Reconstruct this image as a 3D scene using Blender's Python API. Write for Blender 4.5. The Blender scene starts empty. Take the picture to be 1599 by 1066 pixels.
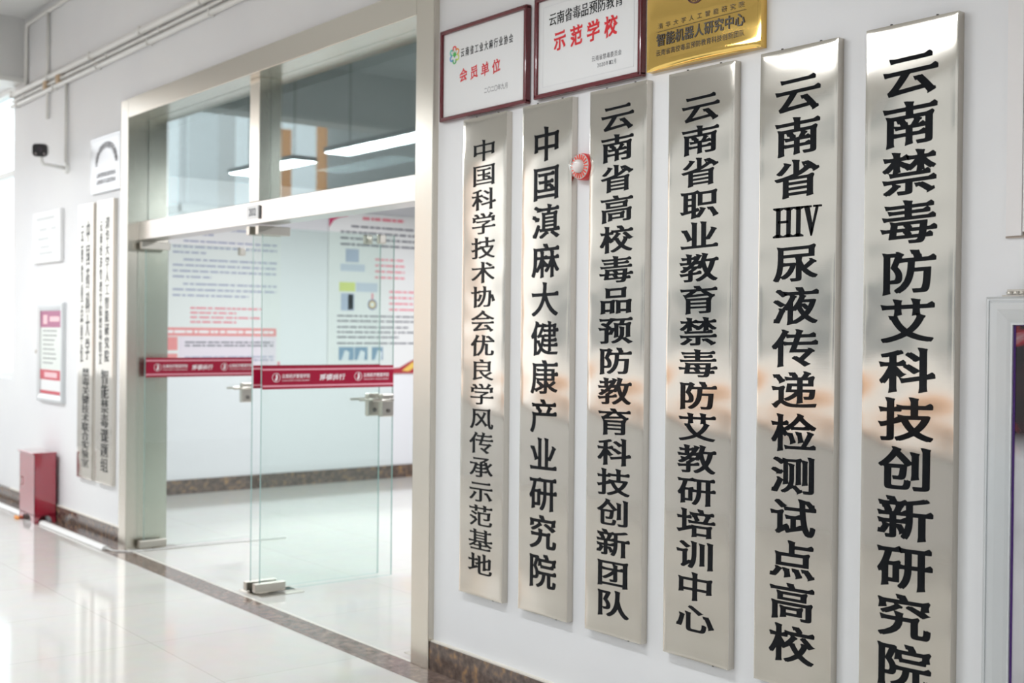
import bpy, bmesh, math, random
from mathutils import Vector, Matrix
random.seed(7)
S = bpy.context.scene
COL = S.collection
PI = math.pi

# ------------------------------------------------------------------ camera, sky, exposure
cam_d = bpy.data.cameras.new('camera')
cam = bpy.data.objects.new('camera', cam_d)
COL.objects.link(cam)
S.camera = cam
F_PX, YAW, PITCH, ROLL = 1905.4, .66644, -.0074962, .0101536
cam_d.sensor_width = 36.0
cam_d.lens = F_PX * 36.0 / 1599.0
cam_d.clip_start = .05
fw = Vector((-math.cos(YAW) * math.cos(PITCH), math.sin(YAW) * math.cos(PITCH), math.sin(PITCH)))
r0 = Vector((math.sin(YAW), math.cos(YAW), 0))
u0 = r0.cross(fw)
rt = r0 * math.cos(ROLL) + u0 * math.sin(ROLL)
up = u0 * math.cos(ROLL) - r0 * math.sin(ROLL)
cam.matrix_world = Matrix(((rt.x, up.x, -fw.x, 0), (rt.y, up.y, -fw.y, -3.038), (rt.z, up.z, -fw.z, 1.4915), (0, 0, 0, 1)))
cam_d.dof.use_dof = True
cam_d.dof.focus_distance = 3.9
cam_d.dof.aperture_fstop = 2.8

world = bpy.data.worlds.new('overcast_sky')
S.world = world
world.use_nodes = True
bg = world.node_tree.nodes['Background']
bg.inputs['Color'].default_value = (.93, .97, 1.0, 1)
bg.inputs['Strength'].default_value = 2.5

S.view_settings.view_transform = 'Standard'
S.view_settings.look = 'None'
S.view_settings.gamma = 1
S.view_settings.exposure = 0.0

def lamp(name, kind, loc, energy, rot=(0, 0, 0), size=1, size_y=None, color=(1, 1, 1), spot=None, parent=None):
    d = bpy.data.lights.new(name, kind)
    d.energy = energy
    d.color = color
    if kind == 'AREA':
        d.shape = 'RECTANGLE'
        d.size = size
        d.size_y = size_y or size
    else:
        d.shadow_soft_size = size
    if spot:
        d.spot_size = spot
        d.spot_blend = .7
    o = bpy.data.objects.new(name, d)
    o.location = loc
    o.rotation_euler = rot
    COL.objects.link(o)
    return o

# daylight of the room behind the glass doors: its ceiling lamps
for k, yy in enumerate((2.0, 4.3)):
    for xx in (-8.3, -4.6):
        lamp('room_light', 'AREA', (xx, yy, 2.80), 66, size=1.2, size_y=.3, color=(.96, .98, 1))
for yy in (1.75, 3.75):
    lamp('room_spot', 'SPOT', (-9.55, yy, 2.83), 260, rot=(0, math.radians(48), PI), size=.05, spot=math.radians(75))

# ------------------------------------------------------------------ materials
MATS = {}
def mat(name, color, rough=.5, metal=0.0, spec=.5, coat=0.0):
    if name in MATS:
        return MATS[name]
    m = bpy.data.materials.new(name)
    m.use_nodes = True
    b = m.node_tree.nodes['Principled BSDF']
    b.inputs['Base Color'].default_value = (*color, 1)
    b.inputs['Roughness'].default_value = rough
    b.inputs['Metallic'].default_value = metal
    b.inputs['Specular IOR Level'].default_value = spec
    b.inputs['Coat Weight'].default_value = coat
    MATS[name] = m
    return m

def nodes(m):
    nt = m.node_tree
    return nt, nt.nodes['Principled BSDF']

def noise_color(m, c1, c2, scale, detail=6, lo=.35, hi=.65, stretch=(1, 1, 1), kind='Object', mid=None):
    nt, b = nodes(m)
    tc = nt.nodes.new('ShaderNodeTexCoord')
    mp = nt.nodes.new('ShaderNodeMapping')
    mp.inputs['Scale'].default_value = stretch
    n = nt.nodes.new('ShaderNodeTexNoise')
    n.inputs['Scale'].default_value = scale
    n.inputs['Detail'].default_value = detail
    r = nt.nodes.new('ShaderNodeValToRGB')
    r.color_ramp.elements[0].position = lo
    r.color_ramp.elements[1].position = hi
    r.color_ramp.elements[0].color = (*c1, 1)
    r.color_ramp.elements[1].color = (*c2, 1)
    if mid:
        e = r.color_ramp.elements.new((lo + hi) / 2)
        e.color = (*mid, 1)
    L = nt.links.new
    L(tc.outputs[kind], mp.inputs[0]); L(mp.outputs[0], n.inputs['Vector'])
    L(n.outputs['Fac'], r.inputs[0]); L(r.outputs[0], b.inputs['Base Color'])
    return n

def noise_bump(m, scale, strength, dist, stretch=(1, 1, 1), detail=2, kind='Object'):
    nt, b = nodes(m)
    tc = nt.nodes.new('ShaderNodeTexCoord')
    mp = nt.nodes.new('ShaderNodeMapping')
    mp.inputs['Scale'].default_value = stretch
    n = nt.nodes.new('ShaderNodeTexNoise')
    n.inputs['Scale'].default_value = scale
    n.inputs['Detail'].default_value = detail
    bp = nt.nodes.new('ShaderNodeBump')
    bp.inputs['Strength'].default_value = strength
    bp.inputs['Distance'].default_value = dist
    L = nt.links.new
    L(tc.outputs[kind], mp.inputs[0]); L(mp.outputs[0], n.inputs['Vector'])
    L(n.outputs['Fac'], bp.inputs['Height'])
    for l in list(b.inputs['Normal'].links):
        L(l.from_socket, bp.inputs['Normal'])
    L(bp.outputs[0], b.inputs['Normal'])

wall_m = mat('white_wall_paint', (.80, .80, .81), .55, spec=.3)
noise_color(wall_m, (.785, .785, .80), (.82, .82, .825), 1.3, 5)
noise_bump(wall_m, 60, .06, .004)
ceil_m = mat('white_ceiling_paint', (.80, .80, .79), .7, spec=.2)
beam_m = mat('grey_white_beam_paint', (.74, .74, .73), .7, spec=.2)
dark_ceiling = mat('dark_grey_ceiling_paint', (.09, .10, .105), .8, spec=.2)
room_wall = mat('room_wall_paint', (.80, .80, .83), .6, spec=.3)

floor_m = mat('polished_cream_tile', (.66, .64, .60), .085, spec=.45)
def build_floor():
    nt, b = nodes(floor_m)
    L = nt.links.new
    tc = nt.nodes.new('ShaderNodeTexCoord')
    br = nt.nodes.new('ShaderNodeTexBrick')
    br.offset = 0
    br.inputs['Scale'].default_value = 1.0
    br.inputs['Brick Width'].default_value = .8
    br.inputs['Row Height'].default_value = .8
    br.inputs['Mortar Size'].default_value = .0022
    br.inputs['Mortar Smooth'].default_value = .3
    br.inputs['Color1'].default_value = (.65, .63, .595, 1)
    br.inputs['Color2'].default_value = (.67, .65, .615, 1)
    br.inputs['Mortar'].default_value = (.50, .47, .43, 1)
    L(tc.outputs['Object'], br.inputs['Vector'])
    n = nt.nodes.new('ShaderNodeTexNoise')
    n.inputs['Scale'].default_value = 9
    n.inputs['Detail'].default_value = 8
    mx = nt.nodes.new('ShaderNodeMix')
    mx.data_type = 'RGBA'
    mx.blend_type = 'MULTIPLY'
    mx.inputs[0].default_value = .12
    L(tc.outputs['Object'], n.inputs['Vector'])
    L(br.outputs['Color'], mx.inputs[6]); L(n.outputs['Color'], mx.inputs[7])
    L(mx.outputs[2], b.inputs['Base Color'])
build_floor()

stone = mat('brown_emperador_stone', (.16, .10, .07), .12, spec=.5)
noise_color(stone, (.075, .048, .036), (.33, .19, .085), 26, 9, .36, .72, mid=(.135, .095, .078))
stone_floor = mat('brown_emperador_stone_threshold', (.2, .14, .11), .10, spec=.5)
noise_color(stone_floor, (.13, .085, .065), (.30, .21, .16), 24, 9, .35, .7, mid=(.19, .135, .115))

steel = mat('satin_stainless_frame', (.66, .62, .55), .27, metal=1)
noise_bump(steel, 3.0, .10, .02)
header_steel = mat('polished_stainless_header', (.66, .645, .62), .30, metal=1)
noise_bump(header_steel, 3.5, .14, .02)
sign_steel = mat('brushed_stainless_plate', (.605, .568, .51), .125, metal=1)
sign_steel.node_tree.nodes['Principled BSDF'].inputs['Anisotropic'].default_value = .15
noise_bump(sign_steel, 4.6, .34, .02, stretch=(.55, 1, 1.0), detail=1)
noise_bump(sign_steel, 500, .02, .0006, stretch=(.02, 1, 1), detail=2)
fitting = mat('satin_steel_fitting', (.55, .52, .47), .32, metal=1)
dark_fitting = mat('dark_steel_fitting', (.16, .15, .14), .4, metal=1)
alu = mat('silver_aluminium_frame', (.66, .68, .69), .38, metal=.6)
gold_m = mat('polished_brass_plate', (.83, .55, .16), .07, metal=1)
noise_bump(gold_m, 4.0, .12, .02, detail=1)
silver_pl = mat('frosted_silver_plate', (.66, .68, .70), .34, metal=.6)
white_pl = mat('white_plaque', (.80, .80, .80), .35)
cert_m = mat('certificate_panel', (.80, .80, .80), .12, spec=.5)
emboss_m = mat('grey_border_print', (.68, .68, .69), .3)
maroon = mat('dark_red_lacquered_wood', (.12, .008, .014), .22, coat=.4)
ink = mat('black_gloss_lettering', (.006, .007, .009), .10, spec=.13)
small_ink = mat('grey_print', (.12, .12, .13), .4)
red_ink = mat('red_lettering', (.72, .02, .03), .3)
gold_ink = mat('dark_engraved_lettering', (.06, .045, .03), .35)
white_ink = mat('white_print', (.88, .82, .84), .5)
pink_ink = mat('pink_print_line', (.80, .35, .42), .5)
band_m = mat('crimson_film', (.36, .004, .035), .30, spec=.4)
red_paint = mat('red_gloss_enamel', (.34, .004, .028), .14, spec=.5, coat=1.0)
red_paint.node_tree.nodes['Principled BSDF'].inputs['Coat IOR'].default_value = 1.8
red_paint.node_tree.nodes['Principled BSDF'].inputs['Coat Roughness'].default_value = .05
black_pl = mat('black_plastic', (.012, .012, .015), .25)
white_plastic = mat('white_plastic', (.80, .80, .78), .4)
beige_pipe = mat('white_painted_conduit', (.78, .77, .74), .45)
rusty = mat('stained_clamp', (.55, .40, .26), .6)
red_plastic = mat('red_plastic', (.75, .03, .03), .3)
orange_m = mat('orange_plastic', (.85, .30, .02), .5)
grille_m = mat('dark_void', (.02, .02, .02), .6)

def glass_mat(name, tint, ior=1.5, extra=0.0):
    m = bpy.data.materials.new(name)
    m.use_nodes = True
    nt = m.node_tree
    nt.nodes.clear()
    L = nt.links.new
    out = nt.nodes.new('ShaderNodeOutputMaterial')
    tr = nt.nodes.new('ShaderNodeBsdfTransparent')
    tr.inputs[0].default_value = (*tint, 1)
    gl = nt.nodes.new('ShaderNodeBsdfGlossy')
    gl.inputs['Roughness'].default_value = .015
    gl.inputs['Color'].default_value = (.88, .98, 1, 1)
    fr = nt.nodes.new('ShaderNodeFresnel')
    # the back face of a pane reflects as its front does
    geo = nt.nodes.new('ShaderNodeNewGeometry')
    io = nt.nodes.new('ShaderNodeMapRange')
    io.inputs['To Min'].default_value = ior
    io.inputs['To Max'].default_value = 1 / ior
    L(geo.outputs['Backfacing'], io.inputs['Value']); L(io.outputs[0], fr.inputs['IOR'])
    ad = nt.nodes.new('ShaderNodeMath')
    ad.operation = 'ADD'
    ad.use_clamp = True
    ad.inputs[1].default_value = extra
    mx = nt.nodes.new('ShaderNodeMixShader')
    L(fr.outputs[0], ad.inputs[0]); L(ad.outputs[0], mx.inputs[0])
    L(tr.outputs[0], mx.inputs[1]); L(gl.outputs[0], mx.inputs[2]); L(mx.outputs[0], out.inputs[0])
    MATS[name] = m
    return m
door_glass = glass_mat('clear_green_glass', (.955, .985, .972))
transom_glass = glass_mat('transom_glass', (.90, .95, .94), 1.55, .03)
dome_glass = glass_mat('clear_dome_plastic', (.97, .94, .93), 1.45)
window_glass = glass_mat('window_glass', (.95, .98, .98))
edge_glass = mat('green_glass_edge', (.25, .42, .40), .2)

def emit(name, color, strength):
    m = bpy.data.materials.new(name)
    m.use_nodes = True
    b = m.node_tree.nodes['Principled BSDF']
    b.inputs['Base Color'].default_value = (.8, .8, .8, 1)
    b.inputs['Emission Color'].default_value = (*color, 1)
    b.inputs['Emission Strength'].default_value = strength
    MATS[name] = m
    return m
led_m = emit('led_diffuser', (.95, .98, 1.0), 38.0)

# ------------------------------------------------------------------ mesh helpers
class MB:
    """collects shapes, links them as ONE mesh object"""
    def __init__(s):
        s.bm = bmesh.new()
        s.mats = []
        s.cur = 0
    def use(s, m):
        if m not in s.mats:
            s.mats.append(m)
        s.cur = s.mats.index(m)
        return s
    def _faces(s, fs, smooth=False):
        for f in fs:
            f.material_index = s.cur
            f.smooth = smooth
    def box(s, x0, x1, y0, y1, z0, z1, bevel=0.0, seg=2):
        x0, x1 = min(x0, x1), max(x0, x1); y0, y1 = min(y0, y1), max(y0, y1); z0, z1 = min(z0, z1), max(z0, z1)
        v = [s.bm.verts.new((x, y, z)) for x in (x0, x1) for y in (y0, y1) for z in (z0, z1)]
        q = [(0, 1, 3, 2), (4, 6, 7, 5), (0, 4, 5, 1), (2, 3, 7, 6), (0, 2, 6, 4), (1, 5, 7, 3)]
        fs = [s.bm.faces.new([v[i] for i in a]) for a in q]
        s._faces(fs)
        if bevel:
            es = list({e for f in fs for e in f.edges})
            r = bmesh.ops.bevel(s.bm, geom=es, offset=bevel, segments=seg, affect='EDGES', profile=.5)
            s._faces(r['faces'])
        return s
    def tube(s, pts, rad, n=12, cap=True):
        pts = [Vector(p) for p in pts]
        rads = rad if isinstance(rad, (list, tuple)) else [rad] * len(pts)
        rings = []
        prev = None
        for i, p in enumerate(pts):
            a = (pts[i] - pts[i - 1]).normalized() if i else None
            b = (pts[i + 1] - pts[i]).normalized() if i < len(pts) - 1 else None
            t = (a + b).normalized() if a and b and (a + b).length > 1e-6 else (a or b)
            if prev is None:
                ref = Vector((0, 0, 1)) if abs(t.z) < .9 else Vector((1, 0, 0))
                n1 = t.cross(ref).normalized()
            else:
                n1 = (prev - t * prev.dot(t)).normalized()
            prev = n1
            n2 = t.cross(n1)
            rings.append([s.bm.verts.new(p + (n1 * math.cos(2 * PI * k / n) + n2 * math.sin(2 * PI * k / n)) * rads[i]) for k in range(n)])
        fs = []
        for A, B in zip(rings, rings[1:]):
            for k in range(n):
                fs.append(s.bm.faces.new((A[k], A[(k + 1) % n], B[(k + 1) % n], B[k])))
        s._faces(fs, True)
        if cap:
            s._faces([s.bm.faces.new(rings[0][::-1]), s.bm.faces.new(rings[-1])])
        return s
    def lathe(s, origin, axis, prof, n=32):
        """profile of (distance along axis, radius)"""
        ax = Vector(axis).normalized()
        ref = Vector((0, 0, 1)) if abs(ax.z) < .9 else Vector((1, 0, 0))
        n1 = ax.cross(ref).normalized(); n2 = ax.cross(n1)
        o = Vector(origin)
        rings = []
        for d, r in prof:
            if r < 1e-6:
                rings.append([s.bm.verts.new(o + ax * d)])
            else:
                rings.append([s.bm.verts.new(o + ax * d + (n1 * math.cos(2 * PI * k / n) + n2 * math.sin(2 * PI * k / n)) * r) for k in range(n)])
        fs = []
        for A, B in zip(rings, rings[1:]):
            for k in range(n):
                a = [A[k % len(A)], A[(k + 1) % len(A)], B[(k + 1) % len(B)], B[k % len(B)]]
                a = list(dict.fromkeys(a))
                if len(a) > 2:
                    fs.append(s.bm.faces.new(a))
        s._faces(fs, True)
        return s
    def prism(s, pts, off):
        """polygon (3-D points) pushed along off"""
        off = Vector(off)
        A = [s.bm.verts.new(p) for p in pts]
        B = [s.bm.verts.new(Vector(p) + off) for p in pts]
        n = len(pts)
        fs = [s.bm.faces.new(A[::-1]), s.bm.faces.new(B)]
        for k in range(n):
            fs.append(s.bm.faces.new((A[k], A[(k + 1) % n], B[(k + 1) % n], B[k])))
        s._faces(fs)
        return s
    def build(s, name, m=None, parent=None, kind=None):
        bmesh.ops.recalc_face_normals(s.bm, faces=s.bm.faces[:])
        org = origin_of(parent) if parent else Vector((0, 0, 0))
        if not parent:
            lo = Vector([min(v.co[i] for v in s.bm.verts) for i in range(3)])
            hi = Vector([max(v.co[i] for v in s.bm.verts) for i in range(3)])
            if not kind:
                org = Vector(((lo.x + hi.x) / 2, (lo.y + hi.y) / 2, lo.z))
        for v in s.bm.verts:
            v.co -= org
        me = bpy.data.meshes.new(name)
        s.bm.to_mesh(me); s.bm.free()
        ms = s.mats or [m]
        for q in ms:
            me.materials.append(q or m)
        o = bpy.data.objects.new(name, me)
        COL.objects.link(o)
        if parent:
            o.parent = parent
        else:
            o.location = org
        if kind:
            o['kind'] = kind
        return o

def origin_of(o):
    p = Vector((0, 0, 0))
    while o:
        p += o.location
        o = o.parent
    return p

def thing(name, loc, label, cat, group=None):
    o = bpy.data.objects.new(name, None)
    o.empty_display_size = .05
    COL.objects.link(o)
    o.location = loc
    return tag(o, label, cat, group)
def tag(o, label, cat, group=None, kind=None):
    o['label'] = label
    o['category'] = cat
    if group: o['group'] = group
    if kind: o['kind'] = kind
    return o
def box(name, m, parent, *a, bevel=0.0, kind=None):
    return MB().box(*a, bevel=bevel).build(name, m, parent, kind)

# ------------------------------------------------------------------ lettering
GLYPH = {}
def glyph(ch):
    """outline of a character from the built-in font: list of closed contours of (x, y, corner)"""
    if ch in GLYPH:
        return GLYPH[ch]
    cu = bpy.data.curves.new('glyph', 'FONT')
    cu.body = ch
    o = bpy.data.objects.new('glyph', cu)
    COL.objects.link(o)
    c = o.to_curve(bpy.context.evaluated_depsgraph_get())
    out = []
    for sp in c.splines:
        bp = sp.bezier_points
        pts = []
        n = len(bp)
        for i in range(n):
            a, b = bp[i], bp[(i + 1) % n]
            p0, p1, p2, p3 = a.co, a.handle_right, b.handle_left, b.co
            ch_ = (p3 - p0)
            L = max(ch_.length, 1e-6)
            dev = max(abs(ch_.x * (q - p0).y - ch_.y * (q - p0).x) / L for q in (p1, p2))
            pts.append((p0.x, p0.y, True))
            if dev > .002:
                for t in (.2, .4, .6, .8):
                    q = p0 * (1 - t) ** 3 + 3 * p1 * t * (1 - t) ** 2 + 3 * p2 * t * t * (1 - t) + p3 * t ** 3
                    pts.append((q.x, q.y, False))
        if len(pts) > 2:
            out.append(pts)
    o.to_curve_clear()
    bpy.data.objects.remove(o)
    bpy.data.curves.remove(cu)
    GLYPH[ch] = out
    return out

def area2(p):
    return sum(p[i][0] * p[(i + 1) % len(p)][1] - p[(i + 1) % len(p)][0] * p[i][1] for i in range(len(p)))

def flares(contours, ox, oy, k):
    """wedge-shaped ends and shoulders of carved Chinese lettering, as small polygons over the stroke ends"""
    big = max(contours, key=lambda c: abs(area2(c)))
    sgn = 1 if area2(big) > 0 else -1
    out = []
    V = lambda x, y: Vector((x, y))
    for c in contours:
        n = len(c)
        P = [V(x, y) for x, y, _ in c]
        E = [(P[(i + 1) % n] - P[i]) for i in range(n)]
        N = [V(e.y, -e.x).normalized() * sgn for e in E]
        def turn(i):
            a, b = E[i - 1].normalized(), E[i].normalized()
            return (a.x * b.y - a.y * b.x) * sgn
        for i in range(n):
            j = (i + 1) % n
            if E[i].length < .125 and turn(i) > .72 and turn(j) > .72:
                nn = N[i]
                A, B = P[i], P[j]
                if nn.x > .8:                                   # right end of a bar: peaked, cut back below
                    t, q = (A, B) if A.y > B.y else (B, A)
                    t, q = t + V(ox, oy), q + V(ox, -oy)
                    out.append([q + V(-.10, 0), q + V(.020 * k, .004), t + V(.022 * k, 0), t + V(-.020 * k, .046 * k), t + V(-.105, 0)])
                elif nn.x < -.8:                                # left end of a bar: slanting start
                    t, q = (A, B) if A.y > B.y else (B, A)
                    t, q = t + V(-ox, oy), q + V(-ox, -oy)
                    out.append([t + V(.08, 0), t + V(-.026 * k, .022 * k), q + V(.008, -.008 * k), q + V(.06, 0)])
                elif nn.y > .8:                                 # top of a stem
                    l, r = (A, B) if A.x < B.x else (B, A)
                    l, r = l + V(-ox, oy), r + V(ox, oy)
                    out.append([l + V(0, -.075), r + V(0, -.05), r + V(.014 * k, -.010), l + V(.015, .022 * k), l + V(-.034 * k, .026 * k)])
                elif nn.y < -.8:                                # foot of a stem
                    l, r = (A, B) if A.x < B.x else (B, A)
                    l, r = l + V(-ox, -oy), r + V(ox, -oy)
                    out.append([r + V(0, .07), l + V(0, .08), l + V(-.012 * k, -.026 * k), r + V(.010 * k, .004)])
                elif nn.y < 0 and nn.x > 0:                     # end of a right-falling stroke
                    l, r = (A, B) if A.x < B.x else (B, A)
                    d = V(-nn.y, nn.x)
                    l, r = l + V(0, -oy), r + V(ox, oy * .5)
                    out.append([r - nn * .10, l - nn * .10, l + V(-.004, -.010 * k), r + V(.046 * k, -.002), r + V(.004, .016 * k)])
            elif turn(i) > .8 and E[i].length > .125 and E[i - 1].length > .125 and c[i][2]:
                q = N[i - 1] + N[i]
                p = P[i]
                if q.x > .7 and q.y > .7:
                    p = p + V(ox, oy)
                    out.append([p + V(0, -.085), p + V(.026 * k, -.006), p + V(-.004, .036 * k), p + V(-.105, 0)])
                elif q.x < -.7 and q.y > .7:
                    p = p + V(-ox, oy)
                    out.append([p + V(0, -.07), p + V(.07, 0), p + V(.012, .018 * k), p + V(-.026 * k, .024 * k)])
    return out

def fill(contours):
    """triangles of one character's outline: (verts, faces)"""
    cu = bpy.data.curves.new('fill', 'CURVE')
    cu.dimensions = '2D'
    cu.fill_mode = 'BOTH'
    for c in contours:
        sp = cu.splines.new('POLY')
        sp.points.add(len(c) - 1)
        for p, q in zip(sp.points, c):
            p.co = (q[0], q[1], 0, 1)
        sp.use_cyclic_u = True
    o = bpy.data.objects.new('fill', cu)
    COL.objects.link(o)
    me = bpy.data.meshes.new_from_object(o.evaluated_get(bpy.context.evaluated_depsgraph_get()))
    out = ([(v.co.x, v.co.y) for v in me.vertices], [tuple(p.vertices) for p in me.polygons])
    bpy.data.objects.remove(o)
    bpy.data.curves.remove(cu)
    bpy.data.meshes.remove(me)
    return out
FILL = {}

def lettering(name, items, frame, m, parent, thick=.0):
    """items: (text, centre u, centre v, em width, em height, (ox, oy, flare, slant)); frame: origin, u, v, normal"""
    og, u, v, nn = [Vector(a) for a in frame]
    org = origin_of(parent)
    verts, faces = [], []
    for text, cx, cy, w, h, (ox, oy, fl, slant) in items:
        cs = glyph(text)
        if not cs:
            continue
        if text not in FILL:
            FILL[text] = fill(cs)
        fv, ff = FILL[text]
        if len(text) > 1 or ord(text) < 0x2e80:                        # Latin: fit the box
            xs = [p[0] for c in cs for p in c]; ys = [p[1] for c in cs for p in c]
            bx, by = (min(xs) + max(xs)) / 2, (min(ys) + max(ys)) / 2
            sx, sy = w / (max(xs) - min(xs)), h / (max(ys) - min(ys))
        else:
            bx, by, sx, sy = .5, .357, w, h
        def put(x, y, lift=0):
            return og + nn * lift * 6e-5 + u * (cx + (x - bx) * sx) + v * (cy + (y - by + slant * (x - bx)) * sy) - org
        shifts = [(0, 0)]
        if ox or oy:
            shifts += [(ox, oy), (-ox, oy), (ox, -oy), (-ox, -oy)]
        for s_, (dx, dy) in enumerate(shifts):
            k = len(verts)
            verts += [put(x + dx, y + dy, s_) for x, y in fv]
            faces += [tuple(k + i for i in f_) for f_ in ff]
        if fl:
            for s_, pg in enumerate(flares(cs, ox, oy, fl)):
                k = len(verts)
                verts += [put(p.x, p.y, 5 + s_ % 4) for p in pg]
                faces.append(tuple(range(k, k + len(pg))))
    me = bpy.data.meshes.new(name)
    me.from_pydata([tuple(p) for p in verts], [], faces)
    me.update()
    # all faces look outward
    bm = bmesh.new()
    bm.from_mesh(me)
    for f_ in bm.faces:
        if f_.normal.dot(nn) < 0:
            f_.normal_flip()
    bm.to_mesh(me)
    bm.free()
    me.materials.append(m)
    ob = bpy.data.objects.new(name, me)
    COL.objects.link(ob)
    ob.parent = parent
    return ob
def column_text(text, cx, top, pitch, w, h, st):
    return [(ch, cx, top - pitch * (i + .5), w, h, st) for i, ch in enumerate(text)]
def row_text(text, x0, x1, v, h, st, w=None):
    p = (x1 - x0) / len(text)
    return [(ch, x0 + p * (i + .5), v, w or p * .98, h, st) for i, ch in enumerate(text)]
BOLD = (.021, .008, 1.0, .05)
HEAVY = (.026, .011, 1.1, .05)
SONG = (.011, .002, .9, .03)
PLAIN = (0, 0, 0, 0)
THICK = (.02, .02, 0, 0)
BRUSHY = (.020, .016, 1.5, .12)

# ------------------------------------------------------------------ the setting
WY = .03                                            # face of the corridor wall
def struct(name, m, *boxes, kind='structure'):
    b = MB()
    for q in boxes:
        b.box(*q)
    return b.build(name, m, None, kind)

struct('floor', floor_m, (-16, 4, -4.6, 8, -.2, 0))
struct('ceiling', ceil_m, (-13.2, 4, -4.6, .3, 4.05, 4.25))
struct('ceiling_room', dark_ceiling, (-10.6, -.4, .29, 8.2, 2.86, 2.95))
# corridor wall, right of the doors (with a thin board on its upper right), above and left of them
struct('wall_right', wall_m, (-4.44, -1.755, WY, .29, 0, 4.05), (-1.755, 4, WY, .29, 0, 4.05))
panel_m = mat('pinkish_white_panel', (.80, .775, .77), .6)
struct('wall_panel', panel_m, (-1.755, -1.7105, .020, WY, 1.762, 3.2), (-1.7075, 1.2, .020, WY, 1.772, 3.2))
struct('wall_panel_joint', mat('brown_stained_joint', (.42, .35, .30), .8), (-1.7105, -1.7075, .026, WY, 1.762, 3.2), (-1.757, 1.2, .024, WY, 1.757, 1.762))
struct('wall_above', wall_m, (-8.19, -4.44, WY, .29, 3.035, 4.05))
struct('wall_left', wall_m, (-10.75, -8.19, WY, .29, 0, 4.05))
struct('wall_far_left', wall_m, (-13.2, -10.75, WY, .29, 0, 1.05), (-13.2, -10.75, WY, .29, 3.6, 4.05), (-16, -13.2, WY, .29, 0, 4.05))
struct('wall_room_left', room_wall, (-10.6, -10.5, .29, 8, 0, 2.86))
struct('wall_room_back', room_wall, (-10.5, -.4, 8, 8.1, 0, 2.86))
struct('wall_room_right', room_wall, (-.5, -.4, .29, 8, 0, 2.86))
struct('wall_end_right', wall_m, (3.9, 4, -4.3, WY, 0, 4.05))
struct('wall_end_left', wall_m, (-16.1, -16, -4.3, .29, 0, .88))
# open side of the corridor: parapet, edge beam, columns
struct('wall_parapet', wall_m, (-16, 4, -4.3, -4.15, 0, .80))
struct('trim_parapet_cap', mat('grey_stone_coping', (.12, .105, .095), .4), (-16, 4, -4.32, -4.12, .80, .88))
struct('ceiling_edge_beam', beam_m, (-13.2, 4, -4.45, -4.15, 3.15, 4.05))
for xx in (-10.9, -.9):
    struct('wall_column', beam_m, (xx, xx + .45, -4.5, -4.05, 0, 3.15))
b = MB()
b.use(beam_m).box(-10.75, -10.47, -4.15, WY, 3.55, 4.05)
b.use(white_plastic).box(-10.75, -10.455, -4.15, WY, 3.515, 3.55)  # lighter ledge stands in for the lit underside of the beam
b.build('ceiling_cross_beam', None, None, 'structure')
# baseboards and the brown border of the floor
struct('baseboard_right', stone, (-4.437, 4, .006, WY, 0, .125))
struct('baseboard_left', stone, (-10.75, -8.195, .006, WY, 0, .125))
struct('baseboard_far_left', stone, (-16, -10.75, .006, WY, 0, .125))
struct('baseboard_room_left', stone, (-10.5, -10.482, .3, 8, 0, .13))
struct('baseboard_room_back', stone, (-10.482, -.5, 7.98, 8, 0, .13))
struct('trim_1', mat('cream_caulk_line', (.80, .76, .68), .5), (-4.437, 4, .012, WY, .125, .131), (-10.75, -8.195, .012, WY, .125, .131))
struct('floor_border', stone_floor, (-16, 4, -.14, .006, -.05, .0015))
struct('floor_joint', mat('pale_floor_joint', (.72, .69, .62), .3), (-8.06, -4.58, .006, .02, -.03, .002))

# window beyond the end of the wall
b = MB()
for x0, x1 in ((-10.79, -10.75), (-11.98, -11.94), (-13.2, -13.16)):
    b.box(x0, x1, .13, .19, 1.05, 3.6)
for z0 in (1.05, 2.82, 3.56):
    b.box(-13.2, -10.75, .13, .19, z0, z0 + .05)
wroot = b.build('window_1', white_plastic, None, 'structure')
box('pane', window_glass, wroot, -13.16, -10.79, .156, .162, 1.1, 3.56)

# ------------------------------------------------------------------ door frame, header, transom
b = MB()
b.use(steel)
b.box(-8.19, -8.06, 0, .29, 0, 3.035, .004)
b.box(-4.58, -4.44, 0, .29, 0, 3.035, .004)
b.box(-8.06, -4.58, 0, .29, 2.907, 3.035, .003)
fr = b.build('trim_2', None, None, 'structure')
tag(fr, 'satin stainless steel frame around the glass doorway', 'door frame')
o = box('mullion', steel, fr, -6.38, -6.26, .07, .21, 2.214, 2.907, bevel=.003)
o = box('header_bar', header_steel, fr, -8.06, -4.58, .075, .21, 2.088, 2.214, bevel=.004)
for i, (x0, x1) in enumerate(((-8.06, -6.38), (-6.26, -4.58))):
    w = box('window_%d' % (i + 2), transom_glass, None, x0, x1, .136, .144, 2.214, 2.907, kind='structure')

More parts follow.
